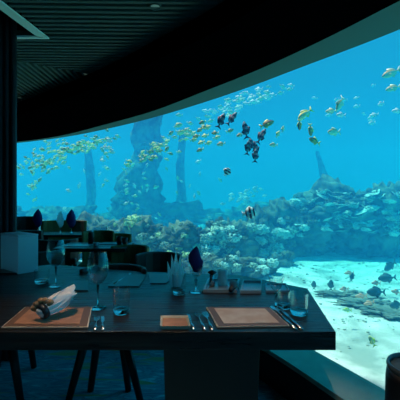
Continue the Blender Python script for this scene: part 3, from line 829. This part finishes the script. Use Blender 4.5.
REG = [
 # kind, n, px range, py range, size range, label, group, material weights
 ('plate', 70, (290, 400), (192, 232), (3, 7.5), 'pale plate coral on the ledges of the dark right hand reef', 'plate corals on the right reef', ('plate_pale',), .5),
 ('mound', 50, (292, 400), (194, 238), (2.5, 6), 'small rounded coral on the dark right hand reef', 'mound corals on the right reef', ('coral_brown', 'coral_pale', 'plate_pale'), .7),
 ('branch', 14, (305, 400), (196, 214), (4, 7), 'branching coral along the crest of the right hand reef', 'branching corals on the right reef', ('coral_brown', 'coral_pale'), .8),
 ('mound', 52, (200, 290), (220, 272), (3, 8), 'rounded coral on the reef behind the pot and trays', 'mound corals on the middle reef', ('plate_pale', 'coral_pale', 'coral_brown'), .8),
 ('branch', 26, (205, 292), (220, 270), (4, 8), 'branching coral on the reef behind the pot and trays', 'branching corals on the middle reef', ('coral_brown', 'coral_pale'), .9),
 ('mound', 42, (110, 205), (222, 268), (2.5, 5.5), 'knobbly yellowish coral on the reef behind the olive chair', 'mound corals on the left reef', ('coral_yellow', 'coral_pale', 'coral_brown'), .8),
 ('branch', 18, (80, 205), (222, 255), (3, 6), 'branching coral on the reef behind the olive chair', 'branching corals on the left reef', ('coral_yellow', 'coral_brown'), .9),
 ('mound', 14, (20, 110), (226, 240), (3, 5), 'coral lump on the distant reef behind the far tables', 'corals on the distant left reef', ('coral_pale', 'coral_brown'), .8),
 ('mound', 10, (118, 152), (130, 220), (3, 5), 'coral lump growing on the side of the tall rock tower', 'corals on the rock tower', ('coral_brown',), .8),
]
for kind, n_, (a, b_), (c, d), (s0, s1), lab, grp, mm, fl in REG:
    for _ in range(n_):
        coral(kind, rs.uniform(a, b_), rs.uniform(c, d), rs.uniform(s0, s1), lab, grp, rs.choice(mm), rs, fl)
# single corals worth naming
coral('mound', 133, 222, 8, 'brightest yellow coral head at the foot of the tall tower', None, 'coral_yellow', rs)
coral('plate', 214, 243, 12, 'large pale coral shelf curling just above the white pot', None, 'coral_pale', rs, .9)
coral('mound', 217, 236, 12, 'large pale bushy coral on top of the mound behind the pot', None, 'coral_pale', rs)

# ------------------------------------------------------------------ dark low lumps standing in for a shadow band on the sand
M['sand_shade'] = mat('sand_shade_tint', (0.10, 0.17, 0.16), 0.95, spec=0.1, noise_scale=5, color2=(0.30, 0.36, 0.32), bump=0.8, detail=9)  # dark tones put the shade of a cast shadow into these lumps
for i, (px, py, rx, lab) in enumerate(((345, 297, 22, 'low dark lump of the painted shadow band on the sand nearest the table corner'), (370, 306, 26, 'middle low dark lump of the painted shadow band on the bright sand'), (398, 317, 24, 'low dark lump of the painted shadow band on the sand at the right edge'))):
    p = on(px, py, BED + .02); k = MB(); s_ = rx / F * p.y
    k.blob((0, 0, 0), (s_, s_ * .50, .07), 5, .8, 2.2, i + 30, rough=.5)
    o_ = tag(k.build('shade_lump', M['sand_shade'], smooth=True, loc=p), lab, 'rock'); o_.rotation_euler = (0, 0, -.35)

# ------------------------------------------------------------------ fish
def fish_mesh(name, deep, mats, stripes=0, two_tone=False):
    """unit-length fish swimming along +x: one continuous body with tail, dorsal, anal and side fins"""
    k = MB(); seg = 12
    st = [(-.34, .055), (-.26, .13), (-.14, .27), (0.02, .36), (.18, .37), (.32, .29), (.42, .17), (.48, .06)]
    rings = []
    for x, h in st:
        hh = h * deep; ww = h * .34 * (0.6 + deep * .4)
        rings.append([k.bm.verts.new((x, ww * math.sin(2 * PI * s_ / seg), hh * math.cos(2 * PI * s_ / seg))) for s_ in range(seg)])
    for i, (A, B) in enumerate(zip(rings, rings[1:])):
        for s_ in range(seg):
            top_ = s_ in (0, 1, 10, 11)
            if stripes: k.mi = 1 if i % 2 == stripes % 2 else 0
            else: k.mi = 1 if (two_tone and top_) else 0
            k.face([A[s_], A[(s_ + 1) % seg], B[(s_ + 1) % seg], B[s_]])
    k.mi = 0; k.face(rings[0]); k.face(rings[-1])
    k.mi = 2
    def fin(pts, t_=.012):
        A = [k.bm.verts.new((x, -t_, z)) for x, z in pts]; B = [k.bm.verts.new((x, t_, z)) for x, z in pts]
        k.face(A); k.face(B[::-1])
        for q in range(len(pts)): k.face([A[q], A[(q + 1) % len(pts)], B[(q + 1) % len(pts)], B[q]])
    fin([(-.32, .04 * deep), (-.32, -.04 * deep), (-.52, -.22), (-.45, 0), (-.52, .22)])
    d_ = deep
    fin([(-.22, .12 * d_), (.20, .33 * d_), (.12, .33 * d_ + .13), (-.08, .24 * d_ + .12), (-.26, .12 * d_ + .07)])
    fin([(-.22, -.12 * d_), (.02, -.32 * d_), (-.06, -.32 * d_ - .11), (-.26, -.12 * d_ - .07)])
    for sy in (-1, 1):
        v = [k.bm.verts.new((.20, sy * .09, -.02)), k.bm.verts.new((.05, sy * .17, -.10)), k.bm.verts.new((.03, sy * .15, .0))]
        k.face(v)
        k.mi = 3; k.blob((.37, sy * .062, .05 * d_), (.022, .014, .022), 1, 0); k.mi = 2
    bmesh.ops.recalc_face_normals(k.bm, faces=k.bm.faces)
    me = bpy.data.meshes.new(name); k.bm.to_mesh(me); k.bm.free()
    for m in mats: me.materials.append(m)
    for p_ in me.polygons: p_.use_smooth = True
    return me
FM = {
 'yellow': fish_mesh('yellow_fish', .52, [M['f_silver'], M['f_yellow'], M['f_yellow'], M['f_dark']], two_tone=True),
 'olive': fish_mesh('olive_fish', .52, [M['f_olive'], M['f_dark'], M['f_yellow'], M['f_dark']], two_tone=True),
 'silver': fish_mesh('silver_fish', .54, [M['f_silver'], M['f_olive'], M['f_silver'], M['f_dark']], two_tone=True),
 'pale': fish_mesh('pale_fish', .5, [M['f_pale'], M['f_pale'], M['f_pale'], M['f_dark']]),
 'dark': fish_mesh('dark_fish', .44, [M['f_dark'], M['f_stripe'], M['f_dark'], M['f_white']], stripes=1),
 'striped': fish_mesh('striped_fish', 1.15, [M['f_white'], M['f_dark'], M['f_white'], M['f_dark']], stripes=1),
 'grey': fish_mesh('grey_fish', .62, [M['f_grey'], M['f_grey'], M['f_grey'], M['f_dark']]),
 'orange': fish_mesh('orange_fish', .40, [M['f_orange'], M['f_orange'], M['f_orange'], M['f_dark']]),
}
NAMES = {'yellow': 'yellow_fish', 'olive': 'olive_fish', 'silver': 'silver_fish', 'pale': 'pale_fish', 'dark': 'dark_fish', 'striped': 'striped_fish', 'grey': 'grey_fish', 'orange': 'orange_fish'}
def fish(kind, px, py, Y, len_px, ang, label, group=None, yaw=None, rs=random):
    """ang: degrees, direction the head points in the picture (0 right, 90 up); yaw turns it a little towards or away"""
    o = bpy.data.objects.new(NAMES[kind], FM[kind]); COL.objects.link(o)
    o.location = at(px, py, Y); s_ = len_px / F * Y; o.scale = (s_, s_, s_)
    a = math.radians(ang); yw = math.radians(rs.uniform(-25, 25) if yaw is None else yaw)
    flip = math.cos(a) < 0
    if flip: R = Euler((0, -(PI - a), 0)).to_matrix().to_4x4(); R = Matrix.Rotation(PI + yw, 4, 'Z') @ R
    else: R = Matrix.Rotation(yw, 4, 'Z') @ Euler((0, -a, 0)).to_matrix().to_4x4()
    o.rotation_euler = R.to_euler()
    return tag(o, label, 'fish', group)
rs = random.Random(21)
def school(n_, kinds, cx, cy_, sx, sy, Y0, Y1, l0, l1, label, group, ang=(150, 210), tilt=0.0, top=None):
    for _ in range(n_):
        for _try in range(20):
            u, v = rs.gauss(0, .5), rs.gauss(0, .5)
            px = cx + u * sx; py = cy_ + v * sy + u * sx * tilt
            if top is None or py > top(px) + 2: break
        fish(rs.choice(kinds), px, py, rs.uniform(Y0, Y1), rs.uniform(l0, l1), rs.uniform(*ang), label, group, rs=rs)
head = lambda px: ramp(px, [(0, 145), (15, 143), (60, 137.5), (100, 130), (150, 118), (200, 103), (250, 86), (300, 66.5), (350, 48), (400, 28), (500, -10)])
school(85, ('yellow', 'silver', 'olive', 'yellow'), 42, 161, 26, 15, 9, 10.5, 4, 6, 'small yellow fish in the school beside the column top', 'school beside the column', (120, 240), -.2, head)
school(12, ('yellow', 'silver'), 33, 183, 5, 12, 9, 10.5, 4, 6, 'yellow fish in the trail hanging below the left school', 'trail below the left school', (60, 240), 0, head)
school(80, ('yellow', 'yellow', 'olive'), 80, 146, 30, 8, 8.5, 10, 4, 6.5, 'yellow fish in the dense band right under the window head', 'yellow band under the window head', (140, 220), -.2, head)
school(16, ('pale', 'silver'), 104, 150, 8, 16, 8, 9.5, 4, 7, 'pale fish in the loose group left of the tall tower', 'pale fish left of the tower', (100, 240), 0, head)
school(34, ('yellow', 'silver', 'olive'), 155, 150, 20, 12, 7, 8, 5, 8, 'yellow fish passing in front of the tall tower', 'yellow fish before the tower', (-30, 60), -.3, head)
school(14, ('yellow', 'silver'), 184, 133, 12, 8, 6.5, 7.5, 6, 9, 'bright yellow fish bunched right of the tower', 'bright bunch right of the tower', (-30, 60), 0, head)
school(75, ('pale', 'pale', 'silver'), 235, 107, 44, 9, 8.5, 11, 5, 9, 'faint pale fish high under the right half of the window head', 'faint fish high in the water', (150, 210), -.38, head)
school(50, ('pale', 'silver'), 140, 185, 90, 34, 9, 12, 3.5, 7, 'faint pale fish in open water left of centre', 'faint fish in open water', (0, 360), 0, head)
school(22, ('pale',), 245, 195, 28, 10, 10, 11.5, 4, 7, 'faint pale fish hovering above the middle reef', 'faint fish over the middle reef', (150, 210), -.15, head)
school(10, ('pale',), 350, 105, 35, 18, 8, 10, 5, 8, 'faint pale fish far off in the right open water', 'faint fish in the right open water', (150, 210), 0, head)
G1 = ('olive fish in the loose group of greenish fish at centre', 'greenish fish at the centre')
for cx, cy_, a in ((55, 148, 200), (40, 160, 210), (60, 183, 190), (45, 210, 200), (72, 150, 30), (100, 172, 180), (108, 190, 20), (40, 240, 200), (15, 200, 10), (160, 163, 20), (50, 130, 200), (75, 212, 20), (25, 185, 190)):
    fish('olive' if cx % 3 else 'yellow', 190 + cx / 4, 90 + cy_ / 4, 5.6 + (cx % 7) * .1, 8, a, *G1, rs=rs)
for cx, cy_, l, a, lab in ((125, 122, 14, 65, 'black fish pointing up at the left of the dark pair'), (168, 114, 13, 50, 'black fish rising just right of the other dark one'),
     (222, 160, 15, 100, 'topmost striped dark fish of the tight dark cluster'), (286, 184, 14, 60, 'dark fish under the grey yellow one, right arm of the cluster'),
     (232, 230, 13, 80, 'dark fish at the lower left of the tight cluster'), (248, 218, 12, 110, 'dark fish in the middle of the tight cluster'), (262, 262, 12, 85, 'lowest dark fish of the tight cluster'), (264, 236, 11, 95, 'dark fish on the right side of the tight cluster')):
    fish('dark', 190 + cx / 4, 90 + cy_ / 4, 4.6 + (cx % 5) * .08, l * 1.2, a, lab, rs=rs)
for kind, px, py, Y, l, a, lab in (
  ('olive', 267, 124, 4.6, 15, 20, 'large grey yellow fish above the right arm of the dark cluster'),
  ('silver', 273.5, 145, 4.8, 9, 180, 'round yellow white fish alone right of the dark cluster'),
  ('yellow', 278, 134, 5.0, 8, 60, 'small yellow fish just right of the large grey yellow one'),
  ('silver', 240, 135, 4.9, 8, 200, 'bright yellow fish touching the left of the dark cluster'),
  ('silver', 221, 144, 5.2, 9, 190, 'pale fish at the lower end of the greenish group'),
  ('silver', 283, 129, 5.5, 7, 80, 'small pale fish standing upright above the open water'),
  ('striped', 227, 172, 4.5, 9, 60, 'small black and white striped fish alone in open water'),
  ('striped', 249, 213, 4.2, 14, 10, 'larger black and white striped fish above the middle reef'),
  ('silver', 391, 73, 4.2, 18, 200, 'big yellow white fish at the right edge, topmost'),
  ('silver', 393, 88, 4.6, 14, 190, 'yellow fish just under the big one at the right edge'),
  ('yellow', 305, 114, 4.6, 17, 215, 'yellow fish at the top of the three fish cluster'),
  ('silver', 302, 117, 4.9, 13, 225, 'pale fish behind the top of the three fish cluster'),
  ('olive', 299.5, 125, 4.5, 11, 270, 'dark olive fish pointing down at the left of its cluster'),
  ('olive', 310.5, 130, 4.4, 13, 275, 'dark olive fish pointing down in the middle of its cluster'),
  ('olive', 314.5, 141, 4.3, 14, 160, 'lowest olive fish of the cluster right of the dark fish'),
  ('silver', 340, 104, 4.6, 16, 240, 'pale yellow fish diving steeply right of the olive cluster'),
  ('silver', 331, 111, 4.8, 11, 180, 'pale fish left of the diving fish'),
  ('pale', 341, 115, 5.2, 11, 180, 'pale fish right below the diving fish'),
  ('silver', 334, 132, 4.6, 16, 185, 'lone pale fish below the diving fish'),
  ('pale', 381, 104, 6.0, 10, 200, 'pale fish midway down the right edge'),
  ('pale', 374, 115, 6.4, 9, 190, 'pale fish beneath another pale one near the right edge'),
  ('pale', 372, 123, 6.6, 9, 190, 'lowest pale fish of the small group near the right edge'),
  ('pale', 397, 111, 5.4, 11, 180, 'pale fish cut by the right edge'),
  ('orange', 349, 273, 6.0, 10, 185, 'orange fish highest over the bright sand'),
  ('orange', 344, 289, 5.0, 11, 180, 'orange fish over the sand nearest the table'),
  ('orange', 361, 296, 4.7, 12, 185, 'orange fish low over the shaded sand'),
  ('orange', 376, 283, 5.2, 12, 175, 'orange fish just above the big grey fish'),
  ('orange', 369, 303, 4.4, 11, 200, 'lowest orange fish, red and white'),
  ('orange', 396, 292, 4.7, 12, 165, 'orange fish at the right edge over the sand'),
  ('yellow', 347, 310, 4.2, 9, 180, 'small yellow fish close to the sand'),
  ('yellow', 372, 341, 3.1, 12, 120, 'slim yellow green fish just above the sand near the bin'),
  ('grey', 314, 285, 5.4, 9, 90, 'small dark fish upright beyond the table corner, left one'),
  ('grey', 331, 285, 5.4, 11, 90, 'small dark fish upright beyond the table corner, right one'),
  ('grey', 352, 277, 5.8, 9, 80, 'small dark fish upright under the highest orange fish'),
  ('grey', 390, 266, 6.2, 16, 210, 'dark grey fish under the right reef'),
  ('grey', 387, 278, 5.6, 17, 190, 'dark grey fish in the middle of the right group'),
  ('grey', 376, 292, 5.0, 19, 180, 'biggest dark grey fish over the sand'),
  ('grey', 396, 305, 4.4, 16, 180, 'dark grey fish low at the right edge'),
):
    fish(kind, px, py, Y, l, a, lab, rs=rs)
